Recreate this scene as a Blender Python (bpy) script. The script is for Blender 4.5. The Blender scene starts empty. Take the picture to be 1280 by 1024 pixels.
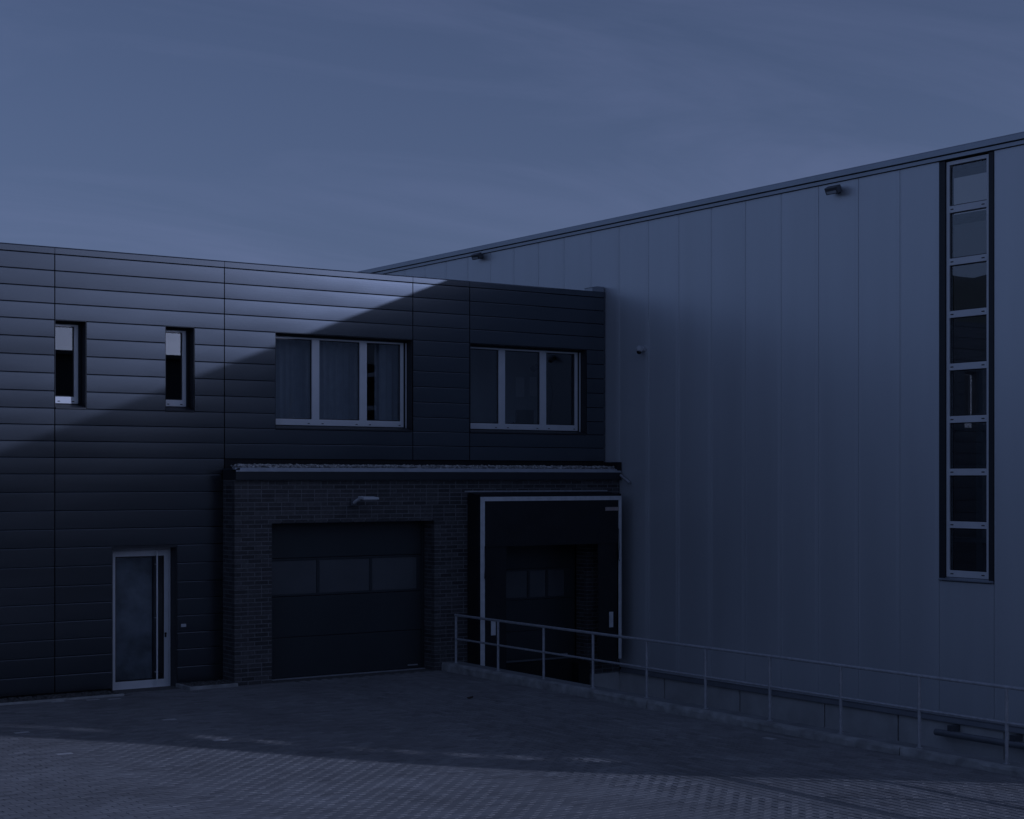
import bpy, bmesh, math, random
from mathutils import Vector, Matrix, noise

R = math.radians
rng = random.Random(7)
SC = bpy.context.scene
COL = SC.collection

# ------------------------------------------------------------------ camera
cam_d = bpy.data.cameras.new('camera')
cam = bpy.data.objects.new('camera', cam_d)
COL.objects.link(cam)
cam.location = (0, 0, 3.36)
cam.rotation_euler = (R(90), 0, R(-34.82))
cam_d.sensor_fit = 'HORIZONTAL'
cam_d.sensor_width = 36.0
cam_d.lens = 57.52
cam_d.shift_y = 86.0 / 1280.0
cam_d.clip_start = 0.1
cam_d.clip_end = 2000
SC.camera = cam

# ------------------------------------------------------------------ sky, sun, exposure
SUN_EL = 14.36
SUN_DIR = Vector((0.6516 * math.cos(R(SUN_EL)), -0.7585 * math.cos(R(SUN_EL)), math.sin(R(SUN_EL))))
world = bpy.data.worlds.new('World')
SC.world = world
world.use_nodes = True
wn, wl = world.node_tree.nodes, world.node_tree.links
wn.clear()
w_out = wn.new('ShaderNodeOutputWorld')
w_bg = wn.new('ShaderNodeBackground')
w_bg.inputs['Strength'].default_value = 0.107
w_sky = wn.new('ShaderNodeTexSky')
w_sky.sky_type = 'NISHITA'
w_sky.sun_disc = False
w_sky.sun_elevation = R(SUN_EL)
w_sky.sun_rotation = math.atan2(SUN_DIR.x, SUN_DIR.y)
w_sky.altitude = 200
w_sky.air_density = 1.0
w_sky.dust_density = 2.0
w_sky.ozone_density = 1.0
# thin cirrus drawn out over the sky
w_tc = wn.new('ShaderNodeTexCoord')
w_sep = wn.new('ShaderNodeSeparateXYZ')
wl.new(w_tc.outputs['Generated'], w_sep.inputs[0])
w_z = wn.new('ShaderNodeMath'); w_z.operation = 'MAXIMUM'; w_z.inputs[1].default_value = 0.0
wl.new(w_sep.outputs['Z'], w_z.inputs[0])
w_za = wn.new('ShaderNodeMath'); w_za.operation = 'ADD'; w_za.inputs[1].default_value = 0.12
wl.new(w_z.outputs[0], w_za.inputs[0])
w_div = wn.new('ShaderNodeVectorMath'); w_div.operation = 'DIVIDE'
w_cmb = wn.new('ShaderNodeCombineXYZ')
for i in range(3):
    wl.new(w_za.outputs[0], w_cmb.inputs[i])
wl.new(w_tc.outputs['Generated'], w_div.inputs[0])
wl.new(w_cmb.outputs[0], w_div.inputs[1])
w_map = wn.new('ShaderNodeMapping')
w_map.inputs['Rotation'].default_value = (0, 0, R(25))
w_map.inputs['Scale'].default_value = (0.6, 1.3, 0.6)
wl.new(w_div.outputs[0], w_map.inputs['Vector'])
w_no = wn.new('ShaderNodeTexNoise')
w_no.inputs['Scale'].default_value = 1.3
w_no.inputs['Detail'].default_value = 7
w_no.inputs['Roughness'].default_value = 0.58
w_no.inputs['Distortion'].default_value = 0.9
wl.new(w_map.outputs[0], w_no.inputs['Vector'])
w_rmp = wn.new('ShaderNodeMapRange')
w_rmp.inputs['From Min'].default_value = 0.42
w_rmp.inputs['From Max'].default_value = 0.85
w_rmp.inputs['To Min'].default_value = 0.0
w_rmp.inputs['To Max'].default_value = 0.36
wl.new(w_no.outputs['Fac'], w_rmp.inputs['Value'])
w_mix = wn.new('ShaderNodeMixRGB')
w_mix.inputs['Color2'].default_value = (4.6, 4.4, 4.7, 1)
wl.new(w_rmp.outputs[0], w_mix.inputs['Fac'])
w_hsv = wn.new('ShaderNodeHueSaturation')      # thin high veil: the blue is milky
w_hsv.inputs['Saturation'].default_value = 0.5
w_hsv.inputs['Value'].default_value = 0.76
wl.new(w_sky.outputs[0], w_hsv.inputs['Color'])
# pale haze that thickens towards the horizon, all the way round
w_ex = wn.new('ShaderNodeMath'); w_ex.operation = 'MULTIPLY'; w_ex.inputs[1].default_value = -8.0
wl.new(w_z.outputs[0], w_ex.inputs[0])
w_e2 = wn.new('ShaderNodeMath'); w_e2.operation = 'EXPONENT'
wl.new(w_ex.outputs[0], w_e2.inputs[0])
w_e3 = wn.new('ShaderNodeMath'); w_e3.operation = 'MULTIPLY'; w_e3.inputs[1].default_value = 0.72
wl.new(w_e2.outputs[0], w_e3.inputs[0])
w_hz = wn.new('ShaderNodeMixRGB')
w_hz.inputs['Color2'].default_value = (3.45, 3.5, 3.95, 1)
wl.new(w_e3.outputs[0], w_hz.inputs['Fac'])
wl.new(w_hsv.outputs[0], w_hz.inputs['Color1'])
wl.new(w_hz.outputs[0], w_mix.inputs['Color1'])
wl.new(w_mix.outputs[0], w_bg.inputs['Color'])
wl.new(w_bg.outputs[0], w_out.inputs['Surface'])

sun_d = bpy.data.lights.new('sun', 'SUN')
sun_d.energy = 2.15
sun_d.angle = R(0.53)
sun_d.color = (1.0, 0.93, 0.84)
sun = bpy.data.objects.new('sun', sun_d)
COL.objects.link(sun)
sun.location = SUN_DIR * 60
sun.rotation_euler = SUN_DIR.to_track_quat('Z', 'Y').to_euler()

vs = SC.view_settings
vs.view_transform = 'Standard'
vs.look = 'None'
vs.gamma = 1.0
vs.use_curve_mapping = False
vs.exposure = -1.25
vs.use_white_balance = True            # camera set to a cool, tungsten-like balance
vs.white_balance_temperature = 4500
vs.white_balance_tint = 24

cy = SC.cycles
cy.max_bounces = 8
cy.transparent_max_bounces = 12
cy.sample_clamp_indirect = 4.0
cy.caustics_refractive = False
cy.caustics_reflective = False

# ------------------------------------------------------------------ materials
def new_mat(name):
    m = bpy.data.materials.new(name)
    m.use_nodes = True
    nt = m.node_tree
    b = nt.nodes['Principled BSDF']
    return m, nt, b

def mat(name, col, rough=0.6, metal=0.0, var=0.0, scale=8.0, bump=0.0, bscale=60.0, spec=0.5,
        rnd=0.0, tone=False, rough_var=0.0, stretch=(1, 1, 1), detail=5):
    """Principled material: noise variation of colour, fine bump, per-object or per-face tone."""
    m, nt, b = new_mat(name)
    N, L = nt.nodes, nt.links
    b.inputs['Roughness'].default_value = rough
    b.inputs['Metallic'].default_value = metal
    b.inputs['Specular IOR Level'].default_value = spec
    tc = N.new('ShaderNodeNewGeometry')
    mp = N.new('ShaderNodeMapping')
    mp.inputs['Scale'].default_value = stretch
    L.new(tc.outputs['Position'], mp.inputs['Vector'])
    n1 = N.new('ShaderNodeTexNoise')
    n1.inputs['Scale'].default_value = scale
    n1.inputs['Detail'].default_value = detail
    L.new(mp.outputs[0], n1.inputs['Vector'])
    mr = N.new('ShaderNodeMapRange')
    mr.inputs['From Min'].default_value = 0.3
    mr.inputs['From Max'].default_value = 0.7
    mr.inputs['To Min'].default_value = 1 - var
    mr.inputs['To Max'].default_value = 1 + var
    L.new(n1.outputs['Fac'], mr.inputs['Value'])
    val = mr.outputs[0]
    if rnd:
        oi = N.new('ShaderNodeObjectInfo')
        r2 = N.new('ShaderNodeMapRange')
        r2.inputs['To Min'].default_value = 1 - rnd
        r2.inputs['To Max'].default_value = 1 + rnd
        L.new(oi.outputs['Random'], r2.inputs['Value'])
        mu = N.new('ShaderNodeMath'); mu.operation = 'MULTIPLY'
        L.new(val, mu.inputs[0]); L.new(r2.outputs[0], mu.inputs[1])
        val = mu.outputs[0]
    if tone:
        at = N.new('ShaderNodeAttribute'); at.attribute_name = 'tone'
        mu = N.new('ShaderNodeMath'); mu.operation = 'MULTIPLY'
        L.new(val, mu.inputs[0]); L.new(at.outputs['Fac'], mu.inputs[1])
        val = mu.outputs[0]
    mx = N.new('ShaderNodeVectorMath'); mx.operation = 'SCALE'
    mx.inputs[0].default_value = col
    L.new(val, mx.inputs['Scale'])
    L.new(mx.outputs[0], b.inputs['Base Color'])
    if rough_var:
        r3 = N.new('ShaderNodeMapRange')
        r3.inputs['From Min'].default_value = 0.3
        r3.inputs['From Max'].default_value = 0.7
        r3.inputs['To Min'].default_value = max(0.02, rough - rough_var)
        r3.inputs['To Max'].default_value = rough + rough_var
        L.new(n1.outputs['Fac'], r3.inputs['Value'])
        L.new(r3.outputs[0], b.inputs['Roughness'])
    if bump:
        n2 = N.new('ShaderNodeTexNoise')
        n2.inputs['Scale'].default_value = bscale
        n2.inputs['Detail'].default_value = 6
        L.new(mp.outputs[0], n2.inputs['Vector'])
        bp = N.new('ShaderNodeBump')
        bp.inputs['Strength'].default_value = bump
        bp.inputs['Distance'].default_value = 0.01
        L.new(n2.outputs['Fac'], bp.inputs['Height'])
        L.new(bp.outputs[0], b.inputs['Normal'])
    return m

def glass_mat(name, ior=1.9, tint=(0.8, 0.83, 0.86), rough=0.0):
    """Thin pane: mirror reflection by Fresnel, the rest seen straight through."""
    m = bpy.data.materials.new(name)
    m.use_nodes = True
    nt = m.node_tree
    nt.nodes.clear()
    N, L = nt.nodes, nt.links
    o = N.new('ShaderNodeOutputMaterial')
    mx = N.new('ShaderNodeMixShader')
    fr = N.new('ShaderNodeFresnel')
    ge = N.new('ShaderNodeNewGeometry')          # same index on both faces of the pane
    mi = N.new('ShaderNodeMapRange')
    mi.inputs['To Min'].default_value = ior; mi.inputs['To Max'].default_value = 1.0 / ior
    L.new(ge.outputs['Backfacing'], mi.inputs['Value']); L.new(mi.outputs[0], fr.inputs['IOR'])
    gl = N.new('ShaderNodeBsdfGlossy'); gl.inputs['Roughness'].default_value = rough
    gl.inputs['Color'].default_value = (0.95, 0.97, 1, 1)
    tr = N.new('ShaderNodeBsdfTransparent'); tr.inputs['Color'].default_value = (*tint, 1)
    L.new(fr.outputs[0], mx.inputs[0]); L.new(tr.outputs[0], mx.inputs[1]); L.new(gl.outputs[0], mx.inputs[2])
    L.new(mx.outputs[0], o.inputs['Surface'])
    return m

M = {}
M['anthracite'] = mat('anthracite_cladding', (0.112, 0.122, 0.140), 0.25, 0.85, 0.05, 1.2, 0.01, 25, spec=0.5, rnd=0.07, rough_var=0.02, stretch=(0.4, 1, 1.5))
M['anthracite'].node_tree.nodes['Principled BSDF'].inputs['Specular Tint'].default_value = (0.86, 0.94, 1.0, 1)
M['anthracite_trim'] = mat('anthracite_trim', (0.04, 0.043, 0.05), 0.5, 0.2, 0.06, 3)
M['silver'] = mat('silver_cladding', (0.76, 0.79, 0.83), 0.43, 0.42, 0.04, 1.6, 0.010, 9, rnd=0.015, rough_var=0.02, stretch=(1, 1, 0.10))
M['silver_trim'] = mat('silver_trim', (0.42, 0.45, 0.50), 0.34, 0.6, 0.04, 2)
M['flashing'] = mat('dull_flashing', (0.24, 0.25, 0.275), 0.5, 0.3, 0.08, 3)
M['trim_grey'] = mat('roof_edge_sheet', (0.5, 0.52, 0.56), 0.42, 0.2, 0.12, 4)
M['alu'] = mat('window_aluminium', (0.88, 0.89, 0.91), 0.3, 0.0, 0.04, 4)
M['frame_dark'] = mat('gasket_black', (0.012, 0.012, 0.014), 0.5)
M['backing'] = mat('backing_membrane', (0.012, 0.012, 0.015), 0.85)
M['brick'] = mat('dark_clinker', (0.082, 0.08, 0.083), 0.62, 0.0, 0.22, 28, 0.5, 90, rnd=0.35)
M['brick_t'] = mat('dark_clinker_field', (0.082, 0.08, 0.083), 0.62, 0.0, 0.22, 28, 0.5, 90, tone=True)
M['mortar'] = mat('mortar', (0.22, 0.22, 0.23), 0.9, 0, 0.2, 20, 0.4, 120)
M['concrete'] = mat('concrete', (0.26, 0.265, 0.27), 0.85, 0, 0.18, 2.5, 0.35, 35)
M['concrete_pale'] = mat('concrete_pale', (0.64, 0.64, 0.63), 0.8, 0, 0.12, 2.5, 0.3, 35)
M['kerb'] = mat('kerb_concrete', (0.40, 0.40, 0.395), 0.88, 0, 0.30, 5.0, 0.6, 30, detail=8)
M['paver'] = mat('paving_stone', (0.262, 0.257, 0.257), 0.82, 0, 0.14, 0.8, 0.45, 140, rnd=0.14)
M['paver_t'] = mat('paving_stone_field', (0.262, 0.257, 0.257), 0.82, 0, 0.14, 0.8, 0.45, 140, tone=True)
M['joint'] = mat('joint_sand', (0.13, 0.127, 0.122), 0.95, 0, 0.3, 30, 0.3, 200)
M['ground'] = mat('ground_asphalt', (0.2, 0.2, 0.2), 0.9, 0, 0.2, 0.6, 0.4, 90)
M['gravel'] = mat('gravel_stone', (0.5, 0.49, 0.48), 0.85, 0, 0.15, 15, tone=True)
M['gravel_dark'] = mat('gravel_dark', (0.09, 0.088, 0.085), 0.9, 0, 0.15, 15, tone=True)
M['glass'] = glass_mat('window_glass', 1.75)
M['glass_coated'] = glass_mat('coated_glass', 2.4, (0.7, 0.73, 0.77))
M['glass_dark'] = glass_mat('strip_glass', 1.8, (0.85, 0.88, 0.9))
M['door_glass'] = glass_mat('door_glass', 1.7, (0.8, 0.83, 0.86), 0.16)
_m, _nt, _b = new_mat('added_rooflight_opal')  # translucent sheet of the added rooflight
_nt.nodes.remove(_b)
_t = _nt.nodes.new('ShaderNodeBsdfTranslucent'); _t.inputs['Color'].default_value = (0.5, 0.5, 0.5, 1)
_nt.links.new(_t.outputs[0], _nt.nodes['Material Output'].inputs['Surface'])
M['opal'] = _m
M['rubber'] = mat('black_rubber', (0.012, 0.012, 0.014), 0.75, 0, 0.2, 10, 0.2, 60)
M['fabric'] = mat('black_tarpaulin', (0.014, 0.015, 0.018), 0.55, 0, 0.25, 3, 0.3, 12)
M['white_strip'] = mat('white_marking', (0.87, 0.88, 0.89), 0.5, 0, 0.10, 9)
M['galv'] = mat('galvanised_steel', (0.5, 0.51, 0.54), 0.45, 0.3, 0.15, 18)
M['garage'] = mat('garage_door_coat', (0.046, 0.053, 0.06), 0.42, 0.1, 0.06, 1.5, 0.03, 40)
M['door_pane'] = mat('smoked_acrylic', (0.12, 0.125, 0.135), 0.16, 0, 0.08, 2)
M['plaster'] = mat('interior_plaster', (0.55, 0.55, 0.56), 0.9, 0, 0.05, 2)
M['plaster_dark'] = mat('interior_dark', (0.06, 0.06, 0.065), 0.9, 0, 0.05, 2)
M['plaster_mid'] = mat('interior_panel', (0.4, 0.4, 0.41), 0.9, 0, 0.08, 1)
M['curtain'] = mat('curtain_cloth', (0.5, 0.5, 0.52), 0.95, 0, 0.08, 8)
M['lamp_grey'] = mat('lamp_housing', (0.85, 0.86, 0.88), 0.4, 0.1, 0.05, 6)
M['lamp_dark'] = mat('lamp_housing_dark', (0.16, 0.165, 0.18), 0.4, 0.4, 0.05, 6)
M['lens'] = mat('lamp_lens', (0.55, 0.57, 0.6), 0.12, 0.0, 0.05, 6)
M['white_plastic'] = mat('white_plastic', (0.62, 0.64, 0.67), 0.35, 0, 0.04, 6)
M['frost'] = mat('frosted_film', (0.34, 0.35, 0.37), 0.55, 0, 0.55, 2.6)
M['leaf'] = mat('dry_leaf', (0.05, 0.03, 0.018), 0.8, 0, 0.2, 20)
M['foliage'] = mat('foliage', (0.03, 0.035, 0.02), 0.75, 0, 0.35, 1.5)
M['bark'] = mat('bark', (0.06, 0.05, 0.04), 0.9, 0, 0.3, 6)
M['twig'] = mat('pale_twig', (0.55, 0.5, 0.42), 0.8, 0, 0.1, 10)
M['paper'] = mat('paper', (0.85, 0.83, 0.8), 0.9, 0, 0.05, 6)
M['label'] = mat('label_plate', (0.55, 0.47, 0.44), 0.5, 0, 0.1, 12)
M['neighbour'] = mat('rendered_wall', (0.06, 0.06, 0.06), 0.9, 0, 0.1, 0.8)

# ------------------------------------------------------------------ mesh helpers
class MB:
    """Collects shapes in world coordinates; build() links them as ONE mesh object."""
    def __init__(self):
        self.v, self.f, self.t = [], [], []
        self.smooth = []
    def add(self, verts, faces, tone=1.0, smooth=False):
        o = len(self.v)
        self.v += [tuple(p) for p in verts]
        for q in faces:
            self.f.append(tuple(i + o for i in q))
            self.t.append(tone)
            self.smooth.append(smooth)
        return self
    def box(self, x0, x1, y0, y1, z0, z1, tone=1.0):
        v = [(x0, y0, z0), (x1, y0, z0), (x1, y1, z0), (x0, y1, z0), (x0, y0, z1), (x1, y0, z1), (x1, y1, z1), (x0, y1, z1)]
        f = [(0, 3, 2, 1), (4, 5, 6, 7), (0, 1, 5, 4), (1, 2, 6, 5), (2, 3, 7, 6), (3, 0, 4, 7)]
        return self.add(v, f, tone)
    def obox(self, c, ax, ay, az, hx, hy, hz, tone=1.0):
        c = Vector(c); ax, ay, az = Vector(ax).normalized() * hx, Vector(ay).normalized() * hy, Vector(az).normalized() * hz
        v = [c + sx * ax + sy * ay + sz * az for sz in (-1, 1) for sx, sy in ((-1, -1), (1, -1), (1, 1), (-1, 1))]
        f = [(0, 3, 2, 1), (4, 5, 6, 7), (0, 1, 5, 4), (1, 2, 6, 5), (2, 3, 7, 6), (3, 0, 4, 7)]
        return self.add(v, f, tone)
    def prism(self, pts, axis, a0, a1, tone=1.0):
        """Closed 2D profile extruded along axis 'x' (pts are y,z) or 'y' (pts are x,z) or 'z' (pts are x,y)."""
        def mk(p, a):
            return (a, p[0], p[1]) if axis == 'x' else ((p[0], a, p[1]) if axis == 'y' else (p[0], p[1], a))
        n = len(pts)
        v = [mk(p, a0) for p in pts] + [mk(p, a1) for p in pts]
        f = [tuple(range(n - 1, -1, -1)), tuple(range(n, 2 * n))]
        f += [(i, (i + 1) % n, n + (i + 1) % n, n + i) for i in range(n)]
        return self.add(v, f, tone)
    def tube(self, a, b, r, seg=12, r2=None, smooth=True):
        a, b = Vector(a), Vector(b)
        r2 = r if r2 is None else r2
        d = (b - a).normalized()
        u = d.orthogonal().normalized(); w = d.cross(u)
        v, f = [], []
        for k in range(seg):
            t = 2 * math.pi * k / seg
            v.append(a + (u * math.cos(t) + w * math.sin(t)) * r)
        for k in range(seg):
            t = 2 * math.pi * k / seg
            v.append(b + (u * math.cos(t) + w * math.sin(t)) * r2)
        f = [(k, (k + 1) % seg, seg + (k + 1) % seg, seg + k) for k in range(seg)]
        self.add(v, f, 1.0, smooth)
        self.add(v[:seg], [tuple(range(seg - 1, -1, -1))]); self.add(v[seg:], [tuple(range(seg))])
        return self
    def path(self, pts, r, seg=8):
        for a, b in zip(pts[:-1], pts[1:]):
            self.tube(a, b, r, seg)
        return self
    def ball(self, c, rx, ry=None, rz=None, nu=14, nv=9):
        ry = ry or rx; rz = rz or rx
        v, f = [], []
        for j in range(nv + 1):
            ph = math.pi * j / nv
            for i in range(nu):
                th = 2 * math.pi * i / nu
                v.append((c[0] + rx * math.sin(ph) * math.cos(th), c[1] + ry * math.sin(ph) * math.sin(th), c[2] + rz * math.cos(ph)))
        for j in range(nv):
            for i in range(nu):
                f.append((j * nu + i, (j + 1) * nu + i, (j + 1) * nu + (i + 1) % nu, j * nu + (i + 1) % nu))
        return self.add(v, f, 1.0, True)
    def pebble(self, c, r, tone):
        th = rng.random() * 6.28
        sx, sy, sz = r * rng.uniform(0.8, 1.3), r * rng.uniform(0.7, 1.1), r * rng.uniform(0.5, 0.8)
        base = [(1, 0, 0), (0.31, 0.95, 0.1), (-0.81, 0.59, -0.1), (-0.81, -0.59, 0.1), (0.31, -0.95, 0), (0, 0.1, 1), (0.1, 0, -1)]
        ct, st = math.cos(th), math.sin(th)
        v = [(c[0] + (x * sx * ct - y * sy * st), c[1] + (x * sx * st + y * sy * ct), c[2] + z * sz) for x, y, z in base]
        f = []
        for i in range(5):
            f.append((i, (i + 1) % 5, 5)); f.append(((i + 1) % 5, i, 6))
        return self.add(v, f, tone, True)
    def build(self, name, material, parent=None, bevel=0.0, tone=False, loc=None):
        off = Vector((0, 0, 0)) if loc is None else Vector(loc)
        p = parent
        poff = Vector((0, 0, 0))
        while p is not None:
            poff += p.location; p = p.parent
        sh = off + poff
        me = bpy.data.meshes.new(name)
        me.from_pydata([(x - sh.x, y - sh.y, z - sh.z) for x, y, z in self.v], [], self.f)
        me.materials.append(material)
        for p_, s in zip(me.polygons, self.smooth):
            p_.use_smooth = s
        if tone:
            at = me.attributes.new('tone', 'FLOAT', 'FACE')
            at.data.foreach_set('value', self.t)
        me.update()
        o = bpy.data.objects.new(name, me)
        COL.objects.link(o)
        o.location = off
        if parent is not None:
            o.parent = parent
        if bevel:
            bv = o.modifiers.new('bevel', 'BEVEL'); bv.width = bevel; bv.segments = 2; bv.limit_method = 'ANGLE'
        return o

def tag(o, label=None, cat=None, group=None, kind=None):
    if label: o['label'] = label
    if cat: o['category'] = cat
    if group: o['group'] = group
    if kind: o['kind'] = kind
    return o

def thing(name, loc, label, cat, group=None):
    o = bpy.data.objects.new(name, None)
    o.empty_display_size = 0.3
    COL.objects.link(o)
    o.location = loc
    return tag(o, label, cat, group)

def rect_minus(x0, x1, z0, z1, holes):
    """Pieces of a rectangle left when the holes are cut out (holes given as x0,x1,z0,z1)."""
    rects = [(x0, x1, z0, z1)]
    for hx0, hx1, hz0, hz1 in holes:
        out = []
        for a, b, c, d in rects:
            if hx0 >= b - 1e-4 or hx1 <= a + 1e-4 or hz0 >= d - 1e-4 or hz1 <= c + 1e-4:
                out.append((a, b, c, d)); continue
            if hz0 > c + 1e-4: out.append((a, b, c, hz0))
            if hz1 < d - 1e-4: out.append((a, b, hz1, d))
            lo, hi = max(c, hz0), min(d, hz1)
            if hx0 > a + 1e-4: out.append((a, hx0, lo, hi))
            if hx1 < b - 1e-4: out.append((hx1, b, lo, hi))
        rects = out
    return rects

def sstep(a, b, x):
    t = min(1.0, max(0.0, (x - a) / (b - a)))
    return t * t * (3 - 2 * t)

def gz(x, y):
    """Height of the yard: falls to a shallow valley away from the walls."""
    s = sstep(24.2, 16.5, y)
    t = (x - 11.2) / 4.6
    h = 0.5 * (1 + math.cos(math.pi * t)) if abs(t) < 1 else 0.0
    return 0.025 - 0.115 * s * h - 0.02 * s

F = 24.6        # plane of the dark cladding
A = 24.16       # plane of the brick annex front
W = 19.286      # plane of the hall wall
KX = 15.20      # yard-side face of the kerb

# ================================================================== SETTING
g = MB()
# far ground: one sheet to the horizon with the dock ramp cut out of it
xs = [-400, -120, -40, -12, 2.0, KX + 0.02]
ys = [-400, -120, -30, 5.0]
for (a, b, c, d) in rect_minus(-400, 400, -400, 400, [(2.0, 15.62, 6.0, 24.8), (15.62, W + 0.3, 4.0, 25.2)]):
    g.add([(a, c, -0.06), (b, c, -0.06), (b, d, -0.06), (a, d, -0.06)], [(0, 1, 2, 3)])
tag(g.build('ground', M['ground']), kind='structure')

# yard: bedding sheet that follows the falls, and the stones on it
b = MB()
NX, NY = 40, 56
vx = [(2.0 + (KX + 0.05 - 2.0) * i / NX, 6.0 + (24.75 - 6.0) * j / NY) for j in range(NY + 1) for i in range(NX + 1)]
b.add([(x, y, gz(x, y) - 0.0055) for x, y in vx],
      [(j * (NX + 1) + i, j * (NX + 1) + i + 1, (j + 1) * (NX + 1) + i + 1, (j + 1) * (NX + 1) + i) for j in range(NY) for i in range(NX)])
yard = tag(b.build('yard_paving', M['joint']), kind='structure')

def stone_mesh(name, lx, ly, h, ch, material, tone_attr=False):
    """Chamfered block, top at z=0."""
    x, y = lx / 2, ly / 2
    v = [(-x, -y, -h), (x, -y, -h), (x, y, -h), (-x, y, -h), (-x, -y, -ch), (x, -y, -ch), (x, y, -ch), (-x, y, -ch),
         (-x + ch, -y + ch, 0), (x - ch, -y + ch, 0), (x - ch, y - ch, 0), (-x + ch, y - ch, 0)]
    f = [(0, 1, 5, 4), (1, 2, 6, 5), (2, 3, 7, 6), (3, 0, 4, 7), (4, 5, 9, 8), (5, 6, 10, 9), (6, 7, 11, 10), (7, 4, 8, 11), (8, 9, 10, 11)]
    me = bpy.data.meshes.new(name)
    me.from_pydata(v, [], f); me.materials.append(material)
    return me, v, f

PL, PW, GAP = 0.20, 0.10, 0.0055
PALE = [(9.10, 21.50), (8.95, 19.54), (6.81, 19.43), (8.98, 23.90), (9.25, 23.78), (8.45, 23.97), (6.96, 21.40), (14.85, 15.46)]
XB = KX - 0.004 - 2.8      # towards the kerb the stones are laid the other way round
def stone_free(x, y):
    if y > 23.98 and x < 9.5:      # gravel strip left of the door
        return True
    return y > 24.1 and 10.5 < x   # brick annex and gravel bed
spots, halves = [], []
for j in range(int((24.35 - 7.0) / PW)):
    y = 7.0 + PW * (j + 0.5)
    for i in range(int((XB - 2.4) / PL) + 1):
        x = XB - PL * (i + 0.5) + (0.10 if j % 2 else 0.0)
        if x + PL / 2 > XB + 0.004 or stone_free(x, y):
            continue
        spots.append((x, y, 0))
    if j % 2 and not stone_free(XB - 0.05, y):
        halves.append((XB - 0.05, y))
for i in range(28):
    x = XB + PW * (i + 0.5)
    for j in range(int((24.1 - 7.0) / PL) + 1):
        y = 7.0 + PL * (j + 0.5) - (0.10 if i % 2 else 0.0)
        if y > 24.05:
            continue
        spots.append((x, y, 1))
cd, sd = math.cos(R(34.82)), math.sin(R(34.82))
def to_px(x, y, z):
    u, w = x * cd - y * sd, x * sd + y * cd
    return 640 + 2045 * u / w, 598 - 2045 * (z - 3.36) / w, w
vis = []
for k, (x, y, q) in enumerate(spots):
    px, py, w = to_px(x, y, gz(x, y))
    if 5 < px < 1275 and py < 1021:
        vis.append((w, k))
vis.sort()
near = set(k for _, k in vis[:296])
me_p, pv, pf = stone_mesh('paving_stone', PL - GAP, PW - GAP, 0.03, 0.0025, M['paver'])
rest = MB()
def is_pale(x, y):
    return any(abs(x - a) < 0.1 and abs(y - c) < 0.05 for a, c in PALE)
for k, (x, y, q) in enumerate(spots):
    dz = rng.gauss(0, 0.0006); tx, ty = rng.gauss(0, 0.0035), rng.gauss(0, 0.0035)
    z = gz(x, y) + dz
    if k in near:
        o = bpy.data.objects.new('paving_stone', me_p)
        COL.objects.link(o); o.parent = yard
        o.location = (x, y, z); o.rotation_euler = (tx, ty, rng.gauss(0, 0.006) + (math.pi / 2 if q else 0))
    else:
        t = 2.1 if is_pale(x, y) else max(0.72, rng.gauss(1.0, 0.09))
        rest.add([(x + (-p[1] if q else p[0]), y + (p[0] if q else p[1]), z + p[2] + p[0] * ty + p[1] * tx) for p in pv], pf, t)
_, hv, hf = stone_mesh('half_stone', PL / 2 - GAP, PW - GAP, 0.03, 0.0025, M['paver'])
for x, y in halves:        # half stones that close every second course
    rest.add([(x + p[0], y + p[1], gz(x, y) + p[2]) for p in hv], hf, max(0.72, rng.gauss(1.0, 0.09)))
tag(rest.build('paving_stone', M['paver_t'], yard, tone=True), kind='stuff')

# kerb along the ramp: rough cast concrete lengths
def kz(y):          # top of kerb
    return 0.085 + (0.165 - 0.085) * (y - 12.0) / 11.6
kerb = thing('kerb', (KX, 12, 0), None, None); kerb['kind'] = 'structure'
del_keys = []
joints = [24.0, 18.42, 13.62, 8.8, 4.2]
for a, c in zip(joints[:-1], joints[1:]):
    m = MB()
    n = int((a - c) / 0.06)
    prof = [(0.0, -0.25), (0.0, -0.07), (0.0, -0.035), (0.012, -0.006), (0.03, 0.0), (0.075, 0.0), (0.12, -0.002), (0.125, -0.02), (0.125, -0.25)]
    vv = []
    for k in range(n + 1):
        y = c + 0.008 + (a - c - 0.016) * k / n
        for q, (dx, dz) in enumerate(prof):
            amp = 0.012 if q in (1, 2, 3) else 0.004
            nn = noise.noise(Vector((y * 3.1, q * 0.8, 3.3))) + 0.6 * noise.noise(Vector((y * 11.0, q * 2.0, 7.7)))
            base = kz(y) + dz if q not in (0, 8) else -0.2
            vv.append((KX + dx + amp * nn * (1 if q < 5 else 0.4), y, base + (0.4 * amp * nn if q not in (0, 8) else 0)))
    np_ = len(prof)
    ff = [(k * np_ + q, k * np_ + q + 1, (k + 1) * np_ + q + 1, (k + 1) * np_ + q) for k in range(n) for q in range(np_ - 1)]
    ff += [tuple(range(np_)), tuple(range(n * np_ + np_ - 1, n * np_ - 1, -1))]
    m.add(vv, ff)
    m.build('kerb_stone', M['kerb'], kerb)

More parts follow.
